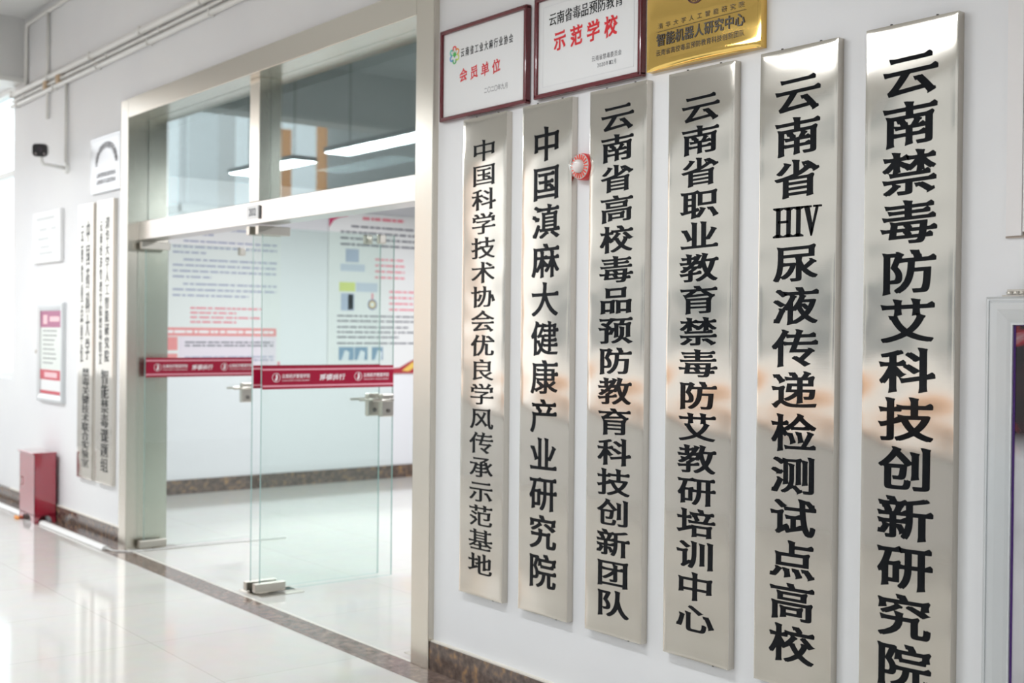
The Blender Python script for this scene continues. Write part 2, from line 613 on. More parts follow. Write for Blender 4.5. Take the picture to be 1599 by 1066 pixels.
# ------------------------------------------------------------------ glass door leaves
BAND = (.0, .131)
def band_print(frame, L):
    """white print on the crimson film: emblem, school name, motto, emblem, name"""
    def it(k0):
        r = row_text('云南经济管理学院', k0 + .085, k0 + .265, .073, .026, (.012, .012, .8, .06))
        r += [('YUNNAN UNIVERSITY OF BUSINESS MANAGEMENT', k0 + .175, .0485, .178, .0085, PLAIN)]
        return r
    items = it(L * .045) + row_text('厚德尚行', L * .42, L * .615, .064, .036, (.020, .018, 1.4, .15)) + it(L * .66)
    return items
def ring(mb, frame, cu_, cv, r, w, n=28, a0=0, a1=2 * PI, th=.001):
    og, u, v, nn = [Vector(a) for a in frame]
    for k in range(n):
        t0, t1 = a0 + (a1 - a0) * k / n, a0 + (a1 - a0) * (k + 1) / n
        P = [og + u * (cu_ + math.cos(t) * q) + v * (cv + math.sin(t) * q) for t, q in ((t0, r - w), (t0, r), (t1, r), (t1, r - w))]
        mb.prism(P, nn * th)
    return mb
def poly(mb, frame, pts, th=.001):
    og, u, v, nn = [Vector(a) for a in frame]
    return mb.prism([og + u * p[0] + v * p[1] for p in pts], nn * th)

def leaf(num, x, y0, y1, zb, side, label):
    """one frameless glass leaf standing open at a right angle to the wall, hinged at y0"""
    L = y1 - y0
    root = thing('door_%d' % num, (x, y0, 0), label, 'glass door', 'frameless glass door leaves')
    root['kind'] = 'structure'
    g = MB()
    g.use(door_glass).box(x - .006, x + .006, y0, y1, .012, 2.072)
    o = g.build('glass_panel', None, root)
    o.data.materials.append(edge_glass)
    for p in o.data.polygons:
        if abs(p.normal.x) < .5:
            p.material_index = 1
    # crimson film across the glass, printed on the corridor face
    bd = MB()
    bd.box(x + .0062, x + .0072, y0 + .004, y1, zb, zb + .131)
    bo = bd.build('film_band', band_m, root)
    fr_ = ((x + .0075, y0, zb), (0, 1, 0), (0, 0, 1), (1, 0, 0))
    ln = MB()
    ln.use(pink_ink)
    for z in (.013, .107):
        poly(ln, fr_, ((.004, z), (L, z), (L, z + .010), (.004, z + .010)), .0004)
    ln.build('pink_line', None, bo)
    lettering('lettering', band_print(fr_, L), fr_, white_ink, bo, .0006)
    em = MB()
    em.use(white_ink)
    for k0 in (L * .045 + .05, L * .66 + .05):
        ring(em, fr_, k0, .066, .026, .0028, th=.0006)
        poly(em, fr_, [(k0 - .006, .045), (k0 + .006, .052), (k0 + .011, .066), (k0 + .006, .086), (k0 - .004, .080), (k0 - .001, .066), (k0 - .008, .056)], .0006)
    em.build('emblem', None, bo)
    # patch fittings above and below
    b = MB().box(x - .019, x + .019, y0 - .035, y0 + .155, .012, .062, .003)
    b.box(x - .012, x + .012, y0 - .01, y0 + .05, 0, .014)
    b.build('patch_fitting', fitting, root)
    b = MB().box(x - .019, x + .019, y0 - .035, y0 + .165, 2.026, 2.076, .003)
    b.build('patch_fitting', fitting, root)
    b = MB().box(x - .085, x + .085, y0 - .03, y0 + .24, -.02, .003)
    b.build('floor_spring_plate', fitting, root)
    # stop clamp at the upper free corner
    MB().box(x - .018, x + .018, y1 - .115, y1 - .065, 2.015, 2.072, .008).build('corner_clamp', fitting, root)
    # lock with lever near the free edge
    lk = MB().box(x - .022, x + .022, y1 - .088, y1 - .004, .975, 1.112, .006).build('lock', fitting, root)
    for s in (1, -1):
        h = MB()
        h.tube([(x + s * .02, y1 - .045, 1.078), (x + s * .055, y1 - .045, 1.078)], .011)
        h.tube([(x + s * .055, y1 - .030, 1.078), (x + s * .055, y1 - .10, 1.077), (x + s * .052, y1 - .17, 1.076)], [.010, .008, .007])
        h.build('lever_handle', fitting, lk)
    k = MB().lathe((x + .022, y1 - .045, 1.012), (1, 0, 0), [(0, .014), (.004, .014), (.006, .010), (.006, 0)], 20)
    k.build('keyhole', dark_fitting, lk)
    return root
leaf(1, -8.0, .105, .895, 1.163, 1, 'frameless glass door leaf folded open against the left jamb')
leaf(2, -6.36, .088, .935, 1.158, 1, 'frameless glass door leaf standing open just behind the front centre leaf')
leaf(3, -6.27, .100, .975, 1.155, 1, 'frontmost frameless glass door leaf standing open at the centre of the doorway')
leaf(4, -4.66, .105, .960, 1.158, 1, 'frameless glass door leaf folded open against the right jamb')

# number sticker on the header
t = thing('room_number_sticker', (-6.335, .074, 2.125), 'white sticker reading 202 with a dark bar on the door header', 'room number')
box('sticker', mat('bright_white_sticker', (.88, .88, .88), .3), t, -6.42, -6.265, .0735, .0749, 2.118, 2.196)
lettering('lettering', [('202', -6.345, 2.157, .088, .042, (.012, .006, 0, 0))], ((0, .0725, 0), (1, 0, 0), (0, 0, 1), (0, -1, 0)), mat('slate_number_print', (.045, .05, .08), .5), t)
box('dark_bar', black_pl, t, -6.262, -6.243, .068, .0749, 2.113, 2.188)

# ------------------------------------------------------------------ the row of upright steel signboards
SF = lambda y: ((0, y, 0), (1, 0, 0), (0, 0, 1), (0, -1, 0))
def plate_mesh(x0, x1, z0, z1, y, depth, nx=14, nz=72, amp=.0012, roll=.0008):
    """thin folded sheet box with a slightly pillowed front"""
    b = MB()
    bm = b.bm
    ph = [random.uniform(0, 6.28) for _ in range(6)]
    def col(i):
        e = [0, .018, .05]
        return
    us = [0, .012, .035, .08] + [.08 + (.84) * k / nx for k in range(1, nx)] + [.92, .965, .988, 1]
    W, H = x1 - x0, z1 - z0
    vs_ = [0, .002, .006, .014] + [.014 + .972 * k / nz for k in range(1, nz)] + [.986, .994, .998, 1]
    grid = []
    for v in vs_:
        row = []
        for u in us:
            d = min(u * W, (1 - u) * W, v * H, (1 - v) * H)
            e = max(0, 1 - d / .009)
            w = amp * (math.sin(v * 9 + ph[0]) * .35 + math.sin(v * 23 + ph[1] + u * 2) * .2 + math.sin(v * 41 + ph[2]) * .08) * math.sin(PI * u) ** .6
            bow = -amp * .9 * math.sin(PI * u)
            row.append(bm.verts.new((x0 + u * W, y + roll * e * e + (w + bow) * (1 - e), z0 + v * H)))
        grid.append(row)
    fs = []
    for j in range(len(vs_) - 1):
        for i in range(len(us) - 1):
            fs.append(bm.faces.new((grid[j][i], grid[j][i + 1], grid[j + 1][i + 1], grid[j + 1][i])))
    b._faces(fs, True)
    # sides and back
    rim = [grid[0][i] for i in range(len(us))] + [grid[j][-1] for j in range(1, len(vs_))] + \
          [grid[-1][i] for i in range(len(us) - 2, -1, -1)] + [grid[j][0] for j in range(len(vs_) - 2, 0, -1)]
    bk = [bm.verts.new((v.co.x, y + depth, v.co.z)) for v in rim]
    fr2 = [bm.verts.new(v.co) for v in rim]
    n = len(rim)
    fs = [bm.faces.new((fr2[k], fr2[(k + 1) % n], bk[(k + 1) % n], bk[k])) for k in range(n)]
    fs.append(bm.faces.new(bk))
    b._faces(fs)
    return b

SIGN_GROUP = 'upright steel signboards right of the glass doors'
def signboard(xc, text, label, ew, top, bot, st, hiv=False):
    t = thing('steel_signboard', (xc, 0, .389), label, 'signboard', SIGN_GROUP)
    plate_mesh(xc - .15, xc + .15, .389, 2.389, 0, .029).build('plate', sign_steel, t)
    n = len(text)
    pitch = (top - bot) / (n - .13)
    items = []
    for i, ch in enumerate(text):
        z = top - pitch * (i + .435)
        if ch == 'H':
            continue
        items.append((ch, xc + .0, z, ew, pitch * .92, st))
    if hiv:
        lettering('lettering', items[:3], SF(-.0022), ink, t)
        items = items[3:]
    lettering('lettering', items, SF(-.0022), ink, t)
    if hiv:
        z = top - pitch * (3 + .435)
        z0, z1 = z - .047, z + .047
        b = MB()
        f = SF(-.0016)
        q = lambda *p: poly(b, f, p, .0012)
        a = xc - .088
        def serif_post(x, w=.015, s=.012):
            q((x - w / 2, z0), (x + w / 2, z0), (x + w / 2, z1), (x - w / 2, z1))
            for zz, d in ((z0, 1), (z1, -1)):
                q((x - w / 2 - s, zz), (x + w / 2 + s, zz), (x + w / 2 + s, zz + d * .005), (x + w / 2, zz + d * .010), (x - w / 2, zz + d * .010), (x - w / 2 - s, zz + d * .005))
        serif_post(a + .018); serif_post(a + .059)
        q((a + .018, z - .002), (a + .059, z - .002), (a + .059, z + .006), (a + .018, z + .006))
        serif_post(a + .097)
        vx = a + .147
        q((vx - .028, z1), (vx - .010, z1), (vx + .007, z0 + .018), (vx + .001, z0), (vx - .002, z0))
        q((vx + .018, z1), (vx + .026, z1), (vx + .001, z0), (vx - .002, z0 + .010))
        for x_, w_ in ((vx - .019, .036), (vx + .022, .030)):
            q((x_ - w_ / 2, z1 - .006), (x_ + w_ / 2, z1 - .006), (x_ + w_ / 2, z1), (x_ - w_ / 2, z1))
        b.build('lettering', ink, t)
    for dx, dz in ((-.075, 1), (.075, 1), (.07, 0)):
        zz = 2.389 if dz else .389
        MB().tube([(xc + dx, .016, zz - .004), (xc + dx, .016, zz + (.007 if dz else -.007))], .004, 8).build('fixing_pin', black_pl, t)
    return t
signboard(-4.062, '中国科学技术协会优良学风传承示范基地', 'steel signboard nearest the glass doors, with the smallest characters, eighteen in its column', .168, 2.287, .478, SONG)
signboard(-3.658, '中国滇麻大健康产业研究院', 'second steel signboard from the doors, tall narrow characters, red alarm at its right edge', .168, 2.289, .492, (.016, .008, .9, .03))
signboard(-3.256, '云南省高校毒品预防教育科技创新团队', 'third steel signboard from the doors, its column ending in two characters for team', .176, 2.322, .456, BOLD)
signboard(-2.848, '云南省职业教育禁毒防艾教研培训中心', 'fourth steel signboard from the doors, hanging below the right half of the brass plaque', .174, 2.299, .481, BOLD)
signboard(-2.440, '云南省H尿液传递检测试点高校', 'fifth steel signboard from the doors, the one with the letters HIV', .178, 2.297, .468, BOLD, hiv=True)
signboard(-2.040, '云南禁毒防艾科技创新研究院', 'rightmost large steel signboard with the biggest characters, beside the aluminium display case', .180, 2.297, .485, HEAVY)

# ------------------------------------------------------------------ plaques above the signboards
def framed_certificate(x0, x1, z0, z1, label):
    t = thing('framed_certificate', ((x0 + x1) / 2, .0, z0), label, 'certificate', 'framed certificates above the signboards')
    b = MB()
    w = .019
    for a in ((x0, x1, z0, z0 + w), (x0, x1, z1 - w, z1)):
        b.box(a[0], a[1], .0, .029, a[2], a[3], .005)
    for a in ((x0, x0 + w), (x1 - w, x1)):
        b.box(a[0], a[1], .0, .029, z0 + .004, z1 - .004, .005)
    b.build('frame', maroon, t)
    box('panel', cert_m, t, x0 + w - .002, x1 - w + .002, .011, .022, z0 + w - .002, z1 - w + .002)
    return t
x0, x1, z0, z1 = -4.395, -3.793, 2.403, 2.798
c = framed_certificate(x0, x1, z0, z1, 'dark red framed certificate with a rainbow flower emblem above the left signboards')
f = SF(.0103)
W, H = x1 - x0, z1 - z0
lettering('lettering', row_text('云南省工业大麻行业协会', x0 + W * .235, x0 + W * .845, z1 - H * .295, .040, SONG, .027), f, ink, c)
lettering('red_lettering', row_text('会员单位', x0 + W * .21, x0 + W * .72, z1 - H * .54, .056, BRUSHY, .056), f, red_ink, c)
lettering('date_lettering', row_text('二〇二〇年九月', x0 + W * .52, x0 + W * .79, z1 - H * .765, .026, PLAIN), f, small_ink, c)
eb = MB()
ec, ez = x0 + W * .165, z1 - H * .295
for k, col in enumerate(((.8, .05, .04), (.85, .30, .02), (.55, .70, .05), (.05, .45, .10), (.02, .25, .60), (.05, .50, .35))):
    eb.use(mat('emblem_print_%d' % k, col, .4))
    a = PI / 2 - k * PI / 3
    ring(eb, f, ec + .024 * math.cos(a), ez + .026 * math.sin(a), .0135, .006, 12, a - 2.2, a + 2.2)
eb.use(mat('emblem_leaf_print', (.08, .5, .1), .4))
for k in range(5):
    a = PI / 2 + (k - 2) * .75
    poly(eb, f, [(ec, ez - .012), (ec + .009 * math.cos(a + .35), ez + .009 * math.sin(a + .35)), (ec + .020 * math.cos(a), ez + .018 * math.sin(a)), (ec + .009 * math.cos(a - .35), ez + .009 * math.sin(a - .35))])
eb.build('flower_emblem', None, c)

x0, x1, z0, z1 = -3.745, -3.140, 2.408, 2.806
c = framed_certificate(x0, x1, z0, z1, 'dark red framed certificate with four large red characters, left of the brass plaque')
W, H = x1 - x0, z1 - z0
lettering('lettering', row_text('云南省毒品预防教育', x0 + W * .135, x0 + W * .83, z1 - H * .25, .052, SONG, .046), f, ink, c)
lettering('red_lettering', row_text('示范学校', x0 + W * .165, x0 + W * .80, z1 - H * .475, .078, (.030, .022, 1.4, .06), .070), f, red_ink, c)
lettering('small_lettering', row_text('云南省禁毒委员会', x0 + W * .55, x0 + W * .82, z1 - H * .735, .022, PLAIN) + row_text('2020', x0 + W * .60, x0 + W * .675, z1 - H * .805, .014, PLAIN, .009)
          + row_text('年', x0 + W * .678, x0 + W * .705, z1 - H * .805, .02, PLAIN) + row_text('12', x0 + W * .71, x0 + W * .745, z1 - H * .805, .014, PLAIN, .009) + row_text('月', x0 + W * .748, x0 + W * .775, z1 - H * .805, .02, PLAIN), f, small_ink, c)
b = MB()
for a in ((x0 + .045, x1 - .045, z0 + .042, z0 + .045), (x0 + .045, x1 - .045, z1 - .045, z1 - .042), (x0 + .045, x0 + .048, z0 + .042, z1 - .042), (x1 - .048, x1 - .045, z0 + .042, z1 - .042)):
    b.box(a[0], a[1], .0104, .0112, a[2], a[3])
b.build('printed_border', emboss_m, c)

# brass plaque
x0, x1, z0, z1 = -3.109, -2.591, 2.414, 2.80
t = thing('brass_plaque', ((x0 + x1) / 2, 0, z0), 'shiny brass plaque with a round seal, above the middle signboards', 'plaque')
plate_mesh(x0, x1, z0, z1, 0, .029, 24, 24, .0022).build('plate', gold_m, t)
f = SF(-.0030)
W = x1 - x0
for q in (row_text('清华大学人工智能研究院', x0 + W * .095, x0 + W * .88, z0 + .151, .021, PLAIN, .024),
          row_text('智能机器人研究中心', x0 + W * .095, x0 + W * .875, z0 + .102, .046, (.018, .018, 0, 0)),
          row_text('云南省高校毒品预防教育科技创新团队', x0 + W * .09, x0 + W * .87, z0 + .058, .023, PLAIN)):
    lettering('lettering', q, f, gold_ink, t)
b = MB()
poly(b, f, ((x0 + W * .1, z0 + .1315), (x0 + W * .88, z0 + .1315), (x0 + W * .88, z0 + .1325), (x0 + W * .1, z0 + .1325)), .0008)
b.build('engraved_rule', gold_ink, t)
b = MB()
sx, sz = x0 + W * .455, z0 + .242
ring(b, f, sx, sz, .046, .0012, 40); ring(b, f, sx, sz, .0415, .0009, 40); ring(b, f, sx, sz, .030, .0009, 36); ring(b, f, sx, sz, .020, .0012, 30)
for k in range(64):
    a = 2 * PI * k / 64
    ca, sa = math.cos(a), math.sin(a)
    d = .0009
    poly(b, f, [(sx + ca * .0415 - sa * d, sz + sa * .0415 + ca * d), (sx + ca * .046 - sa * d, sz + sa * .046 + ca * d), (sx + ca * .046 + sa * d, sz + sa * .046 - ca * d), (sx + ca * .0415 + sa * d, sz + sa * .0415 - ca * d)], .0008)
for k in range(22):
    a = 2 * PI * k / 22
    ca, sa = math.cos(a), math.sin(a)
    d = .0022
    poly(b, f, [(sx + ca * .033 - sa * d, sz + sa * .033 + ca * d), (sx + ca * .0385 - sa * d, sz + sa * .0385 + ca * d), (sx + ca * .0385 + sa * .0008, sz + sa * .0385 - ca * .0008), (sx + ca * .033 + sa * .0008, sz + sa * .033 - ca * .0008)], .0008)
star = []
for k in range(10):
    a = PI / 2 + k * PI / 5
    r = .016 if k % 2 == 0 else .0065
    star.append((sx + r * math.cos(a), sz + r * math.sin(a)))
poly(b, f, star, .0008)
b.build('round_seal', mat('maroon_seal_print', (.10, .03, .05), .4), t)

# ------------------------------------------------------------------ alarm strobe between the second and third signboards
t = thing('alarm_strobe', (-3.455, WY, 2.066), 'small round red alarm with a clear dome between two signboards', 'alarm')
ax, az = -3.452, 2.117
b = MB()
b.lathe((ax, WY, az), (0, -1, 0), [(0, 0), (0, .050), (.030, .0505), (.036, .048), (.036, 0)], 40)
b.build('base', red_plastic, t)
b = MB()
for k in range(20):
    a = 2 * PI * k / 20
    ca, sa = math.cos(a), math.sin(a)
    d = .0022
    for r0_, r1_, y_ in ((.026, .045, -.008),):
        P = [(ax + ca * r0_ - sa * d, y_, az + sa * r0_ + ca * d), (ax + ca * r1_ - sa * d, y_, az + sa * r1_ + ca * d), (ax + ca * r1_ + sa * d, y_, az + sa * r1_ - ca * d), (ax + ca * r0_ + sa * d, y_, az + sa * r0_ - ca * d)]
        b.prism(P, (0, -.003, 0))
b.build('red_fin', mat('bright_red_reflector', (.95, .10, .06), .25), t)
b = MB()
b.lathe((ax, -.008, az), (0, -1, 0), [(0, .026), (.014, .025), (.022, .018), (.026, 0)], 28)
b.lathe((ax, -.0065, az), (0, -1, 0), [(0, .0475), (.0012, .0475), (.0012, 0)], 40)
b.build('flash_bulb', mat('pearl_flash_tube', (.82, .79, .78), .15), t)
b = MB()
b.lathe((ax, -.006, az), (0, -1, 0), [(0, .049), (.010, .047), (.022, .041), (.032, .031), (.039, .017), (.041, 0)], 40)
b.build('clear_dome', dome_glass, t)

# ------------------------------------------------------------------ display case at the right edge
poster_m = mat('dark_photo_poster', (.1, .1, .1), .2)
def build_poster():
    nt, bs = nodes(poster_m)
    L = nt.links.new
    tc = nt.nodes.new('ShaderNodeTexCoord')
    sp = nt.nodes.new('ShaderNodeSeparateXYZ')
    L(tc.outputs['Object'], sp.inputs[0])
    n = nt.nodes.new('ShaderNodeTexNoise'); n.inputs['Scale'].default_value = 7; n.inputs['Detail'].default_value = 4
    n.inputs['Distortion'].default_value = .8
    L(tc.outputs['Object'], n.inputs['Vector'])
    r = nt.nodes.new('ShaderNodeValToRGB')
    els = r.color_ramp.elements
    els[0].position = .40; els[0].color = (.004, .004, .008, 1)
    els[1].position = .70; els[1].color = (.45, .40, .42, 1)
    e = els.new(.52); e.color = (.02, .006, .012, 1)
    e = els.new(.58); e.color = (.25, .012, .02, 1)
    L(n.outputs['Fac'], r.inputs[0])
    low = nt.nodes.new('ShaderNodeValToRGB')
    low.color_ramp.elements[0].color = (.34, .33, .35, 1); low.color_ramp.elements[0].position = .3
    low.color_ramp.elements[1].color = (.66, .65, .67, 1); low.color_ramp.elements[1].position = .7
    n2 = nt.nodes.new('ShaderNodeTexNoise'); n2.inputs['Scale'].default_value = 3.5
    L(tc.outputs['Object'], n2.inputs['Vector']); L(n2.outputs['Fac'], low.inputs[0])
    mr = nt.nodes.new('ShaderNodeMapRange')
    mr.inputs['From Min'].default_value = 1.17; mr.inputs['From Max'].default_value = 1.24
    L(sp.outputs['Z'], mr.inputs['Value'])
    mx = nt.nodes.new('ShaderNodeMix'); mx.data_type = 'RGBA'
    L(mr.outputs[0], mx.inputs[0]); L(low.outputs[0], mx.inputs[6]); L(r.outputs[0], mx.inputs[7])
    L(mx.outputs[2], bs.inputs['Base Color'])
build_poster()
def display_case(x0, x1, z0, z1, w, y, depth, label, hinge_x=None):
    """aluminium poster frame: flat outer lip, sloping inner profile"""
    t = thing('aluminium_display_case', ((x0 + x1) / 2, y + depth, z0), label, 'display case')
    b = MB()
    prof = [(0, depth), (0, .006), (.006, .001), (.010, .001), (.0105, .004), (.014, .004), (.016, 0), (w * .45, .0008), (w * .8, .006), (w * .92, .010), (w * .93, .008), (w, .008), (w, depth)]
    cs = [(x0, z0, 1, 1), (x1, z0, -1, 1), (x1, z1, -1, -1), (x0, z1, 1, -1)]
    rings = [[b.bm.verts.new((cx + sx_ * p, y + q, cz + sz_ * p)) for p, q in prof] for cx, cz, sx_, sz_ in cs]
    fs = []
    for i in range(4):
        A, B = rings[i], rings[(i + 1) % 4]
        for k in range(len(prof) - 1):
            fs.append(b.bm.faces.new((A[k], B[k], B[k + 1], A[k + 1])))
    b._faces(fs)
    b.build('frame', alu, t)
    return t
xa, xb, za, zb = -1.800, -.55, .25, 1.600
t = display_case(xa, xb, za, zb, .075, 0, .03, 'silver aluminium display case at the right edge of the photo, with a dark poster')
pg = MB().box(xa + .074, xb - .074, .016, .029, za + .074, zb - .074).build('poster', poster_m, t)
pg.data.transform(Matrix.Translation(Vector((0, 0, za)))); pg.location = (0, 0, -za)
b = MB()
purple = mat('purple_poster_edge', (.06, .01, .16), .3)
b.box(xa + .074, xa + .081, .0145, .0158, za + .074, zb - .074)
b.box(xa + .074, xb - .074, .0145, .0158, zb - .0775, zb - .074)
b.build('poster_edge', purple, t)
for hx in (-1.755, -.75):
    b = MB()
    b.box(hx, hx + .11, .006, .010, 1.6005, 1.604)
    b.box(hx + .015, hx + .105, .006, .012, 1.606, 1.619)
    for k in range(5):
        b.tube([(hx + .016 + k * .018, .004, 1.609), (hx + .032 + k * .018, .004, 1.609)], .0045, 10)
    b.build('hinge', fitting, t)

# ------------------------------------------------------------------ left of the doors
LG = 'narrow steel signboards left of the glass doors'
def small_signboard(x0, x1, left, small, big, label):
    t = thing('narrow_steel_signboard', ((x0 + x1) / 2, 0, .4), label, 'signboard', LG)
    plate_mesh(x0, x1, .40, 2.39, 0, .029, 10, 40).build('plate', sign_steel, t)
    xc, w = (x0 + x1) / 2, x1 - x0
    it = column_text(left, xc - w * .22, 2.25, 1.02 / len(left), .062, 1.0 / len(left), SONG)
    lettering('lettering', it, SF(-.0022), ink, t)
    it = column_text(small, xc + w * .16, 2.27, 1.02 / len(small), .085, 1.0 / len(small), SONG)
    lettering('lettering', it, SF(-.0022), ink, t)
    it = column_text(big, xc + w * .06, 1.20, .72 / len(big), .15, .74 / len(big), SONG)
    lettering('lettering', it, SF(-.0022), ink, t)
    return t
small_signboard(-9.035, -8.715, '云南省重点单位', '中国药科大学', '禁毒关键技术联合实验室', 'left of the two narrow steel signboards beside the door frame')
small_signboard(-8.648, -8.322, '云南经济管理学院禁毒防艾', '清华大学人工智能研究院', '智能禁毒课题组', 'narrow steel signboard immediately left of the door frame')
# silver plaque with an arch of letters
x0, x1, z0, z1 = -8.80, -8.21, 2.448, 2.845
t = thing('silver_plaque', ((x0 + x1) / 2, .0, z0), 'silver plaque with an arch of letters above the narrow signboards', 'plaque')
box('plate', silver_pl, t, x0, x1, .004, .029, z0, z1, bevel=.003)
b = MB()
for a in ((x0 + .02, x1 - .02, z0 + .02, z0 + .024), (x0 + .02, x1 - .02, z1 - .024, z1 - .02), (x0 + .02, x0 + .024, z0 + .02, z1 - .02), (x1 - .024, x1 - .02, z0 + .02, z1 - .02)):
    b.box(a[0], a[1], .0034, .005, a[2], a[3])
b.build('printed_border', mat('silver_border', (.55, .57, .58), .4), t)
f = SF(.0033)
W, H = x1 - x0, z1 - z0
items = []
name = '云南经济管理学院教学实践基地'
for k, ch in enumerate(name):
    a = PI * (1 - (k + .5) / len(name)) 
    items.append((ch, x0 + W * .54 + W * .33 * math.cos(a), z0 + H * .50 + H * .32 * math.sin(a), .06, .05, BOLD))
for q in (items, row_text('云南省禁毒志愿者协会', x0 + W * .2, x0 + W * .86, z0 + H * .31, .036, BOLD), row_text('云南省防艾志愿者协会', x0 + W * .2, x0 + W * .86, z0 + H * .19, .036, BOLD)):
    lettering('lettering', q, f, small_ink, t)

# white plaque
x0, x1, z0, z1 = -10.12, -9.445, 2.0, 2.405
t = thing('white_plaque', ((x0 + x1) / 2, 0, z0), 'blank-looking white plaque below the security camera', 'plaque')
box('plate', white_pl, t, x0, x1, 0, .029, z0, z1, bevel=.004)
faint = mat('faint_grey_print', (.58, .60, .60), .4)
b = MB()
W, H = x1 - x0, z1 - z0
for vv, a, c_ in ((.83, .15, .8), (.62, .25, .5), (.62, .68, .85), (.44, .2, .55), (.28, .3, .6), (.16, .25, .75)):
    u_ = a
    while u_ < c_:
        w_ = random.uniform(.03, .06)
        b.box(x0 + W * u_, x0 + W * (u_ + w_ * .8), -.0006, .001, z0 + H * vv, z0 + H * (vv + .055))
        u_ += w_
    b.build('faint_print', faint, t)
    b = MB()

# poster case left
t = display_case(-10.005, -9.385, .913, 1.684, .06, 0, .03, 'aluminium poster case with a pink and white notice, above the red cabinet')
x0, x1, z0, z1 = -9.945, -9.445, .973, 1.624
def notice(parent):
    box('notice_sheet', white_pl, parent, x0, x1, .016, .029, z0, z1)
    H = z1 - z0
    b = MB()
    b.use(mat('plum_print', (.42, .13, .24), .5)).box(x0, x1, .0152, .0165, z1 - H * .20, z1)
    b.use(mat('rose_print', (.58, .08, .11), .5)).box(x0, x1, .0152, .0165, z0 + H * .17, z0 + H * .29)
    b.box(x0, x1, .0152, .0165, z0, z0 + H * .04)
    b.use(mat('pale_print', (.74, .78, .74), .5)).box(x0, x1, .0152, .0165, z0 + H * .29, z1 - H * .20)
    b.use(mat('pale_pink_print', (.85, .55, .58), .5))
    b.box(x0 + .06, x0 + .16, .0146, .0155, z1 - H * .16, z1 - H * .05); b.box(x0 + .22, x1 - .05, .0146, .0155, z1 - H * .13, z1 - H * .07)
    b.box(x0 + .1, x1 - .1, .0146, .0155, z0 + H * .20, z0 + H * .26)
    b.use(small_ink)
    for k in range(8):
        zz = z1 - H * (.25 + .055 * k)
        u_ = x0 + .06
        while u_ < x1 - random.uniform(.05, .22):
            w_ = random.uniform(.015, .04)
            b.box(u_, u_ + w_ * .7, .0146, .0155, zz, zz + .010)
            u_ += w_
    b.build('notice_print', None, parent)
notice(t)
MB().lathe((-10.02, .005, 1.30), (0, -1, 0), [(0, .016), (.006, .016), (.010, .010), (.010, 0)], 16).build('lock_knob', fitting, t)

# red extinguisher cabinet
x0, x1, y0, y1, h = -9.875, -9.50, -.160, .003, .525
t = thing('extinguisher_cabinet', ((x0 + x1) / 2, y1, 0), 'red metal fire extinguisher cabinet standing on the floor at the wall', 'cabinet')
b = MB()
th = .004
def notched(axis, c0, c1, at, off):
    m_ = (c0 + c1) / 2; w_ = (c1 - c0) * .26; r_ = .055
    pr = [(c0, 0), (m_ - w_ - .01, 0), (m_ - w_, r_ * .7), (m_ - w_ * .6, r_), (m_ + w_ * .6, r_), (m_ + w_, r_ * .7), (m_ + w_ + .01, 0), (c1, 0), (c1, h), (c0, h)]
    if axis == 'y':
        b.prism([(p, at, z) for p, z in pr], off)
    else:
        b.prism([(at, p, z) for p, z in pr], off)
notched('y', x0, x1, y1 - th, (0, th, 0))
notched('x', y0, y1, x1 - th, (th, 0, 0)); notched('x', y0, y1, x0, (th, 0, 0))
b.box(x0, x1, y0, y1, .06, .066)
b.build('body', red_paint, t)
b = MB()
m_ = (x0 + x1) / 2
pr = [(x0, 0), (m_ - .11, 0), (m_ - .10, .04), (m_ - .06, .055), (m_ + .06, .055), (m_ + .10, .04), (m_ + .11, 0), (x1, 0), (x1, h), (x0, h)]
b.prism([(p, y0, z) for p, z in pr], (0, th, 0))
door = b.build('door', red_paint, t)
b = MB().tube([(x0 + .05, y0, .27), (x0 + .05, y0 - .012, .27), (x0 + .05, y0 - .012, .33), (x0 + .05, y0, .33)], .004, 8)
b.build('handle', fitting, door)
lid = MB().box(x0 - .012, x1 + .008, y0 - .014, y1, h, h + .014, .004).build('lid', red_paint, t)

# loose white cable duct on the floor, running on behind the cabinet
def half_round(name, xa_, xb_, yc, r, m_, label, cat):
    b = MB()
    n = 10
    A = [(xa_, yc + r * math.cos(PI * k / n), .002 + r * .85 * math.sin(PI * k / n)) for k in range(n + 1)]
    b.prism(A, (xb_ - xa_, 0, 0))
    return tag(b.build(name, m_), label, cat)
half_round('floor_cable_duct', -9.505 + .03, -8.13, -.105, .03, white_plastic, 'white floor cable duct from the red cabinet to the door frame', 'cable duct')
half_round('floor_cable_duct', -12.5, -9.90, -.095, .03, white_plastic, 'white floor cable duct leading left behind the red cabinet', 'cable duct')
b = MB()
b.tube([(-8.13, -.105, .014), (-8.03, -.09, .008), (-7.95, -.01, .006), (-7.93, .12, .006), (-7.93, .40, .006), (-7.90, .75, .006), (-7.86, 1.1, .006)], .005, 8)
tag(b.build('white_cable', white_plastic), 'thin white cable from the floor duct into the doorway', 'cable')
b = MB().use(orange_m).prism([(-9.96, -.175, .001), (-9.86, -.20, .001), (-9.80, -.185, .001), (-9.85, -.165, .001), (-9.93, -.160, .001)], (0, 0, .012))
tag(b.build('orange_scrap', orange_m), 'small orange scrap lying on the floor at the red cabinet', 'scrap')

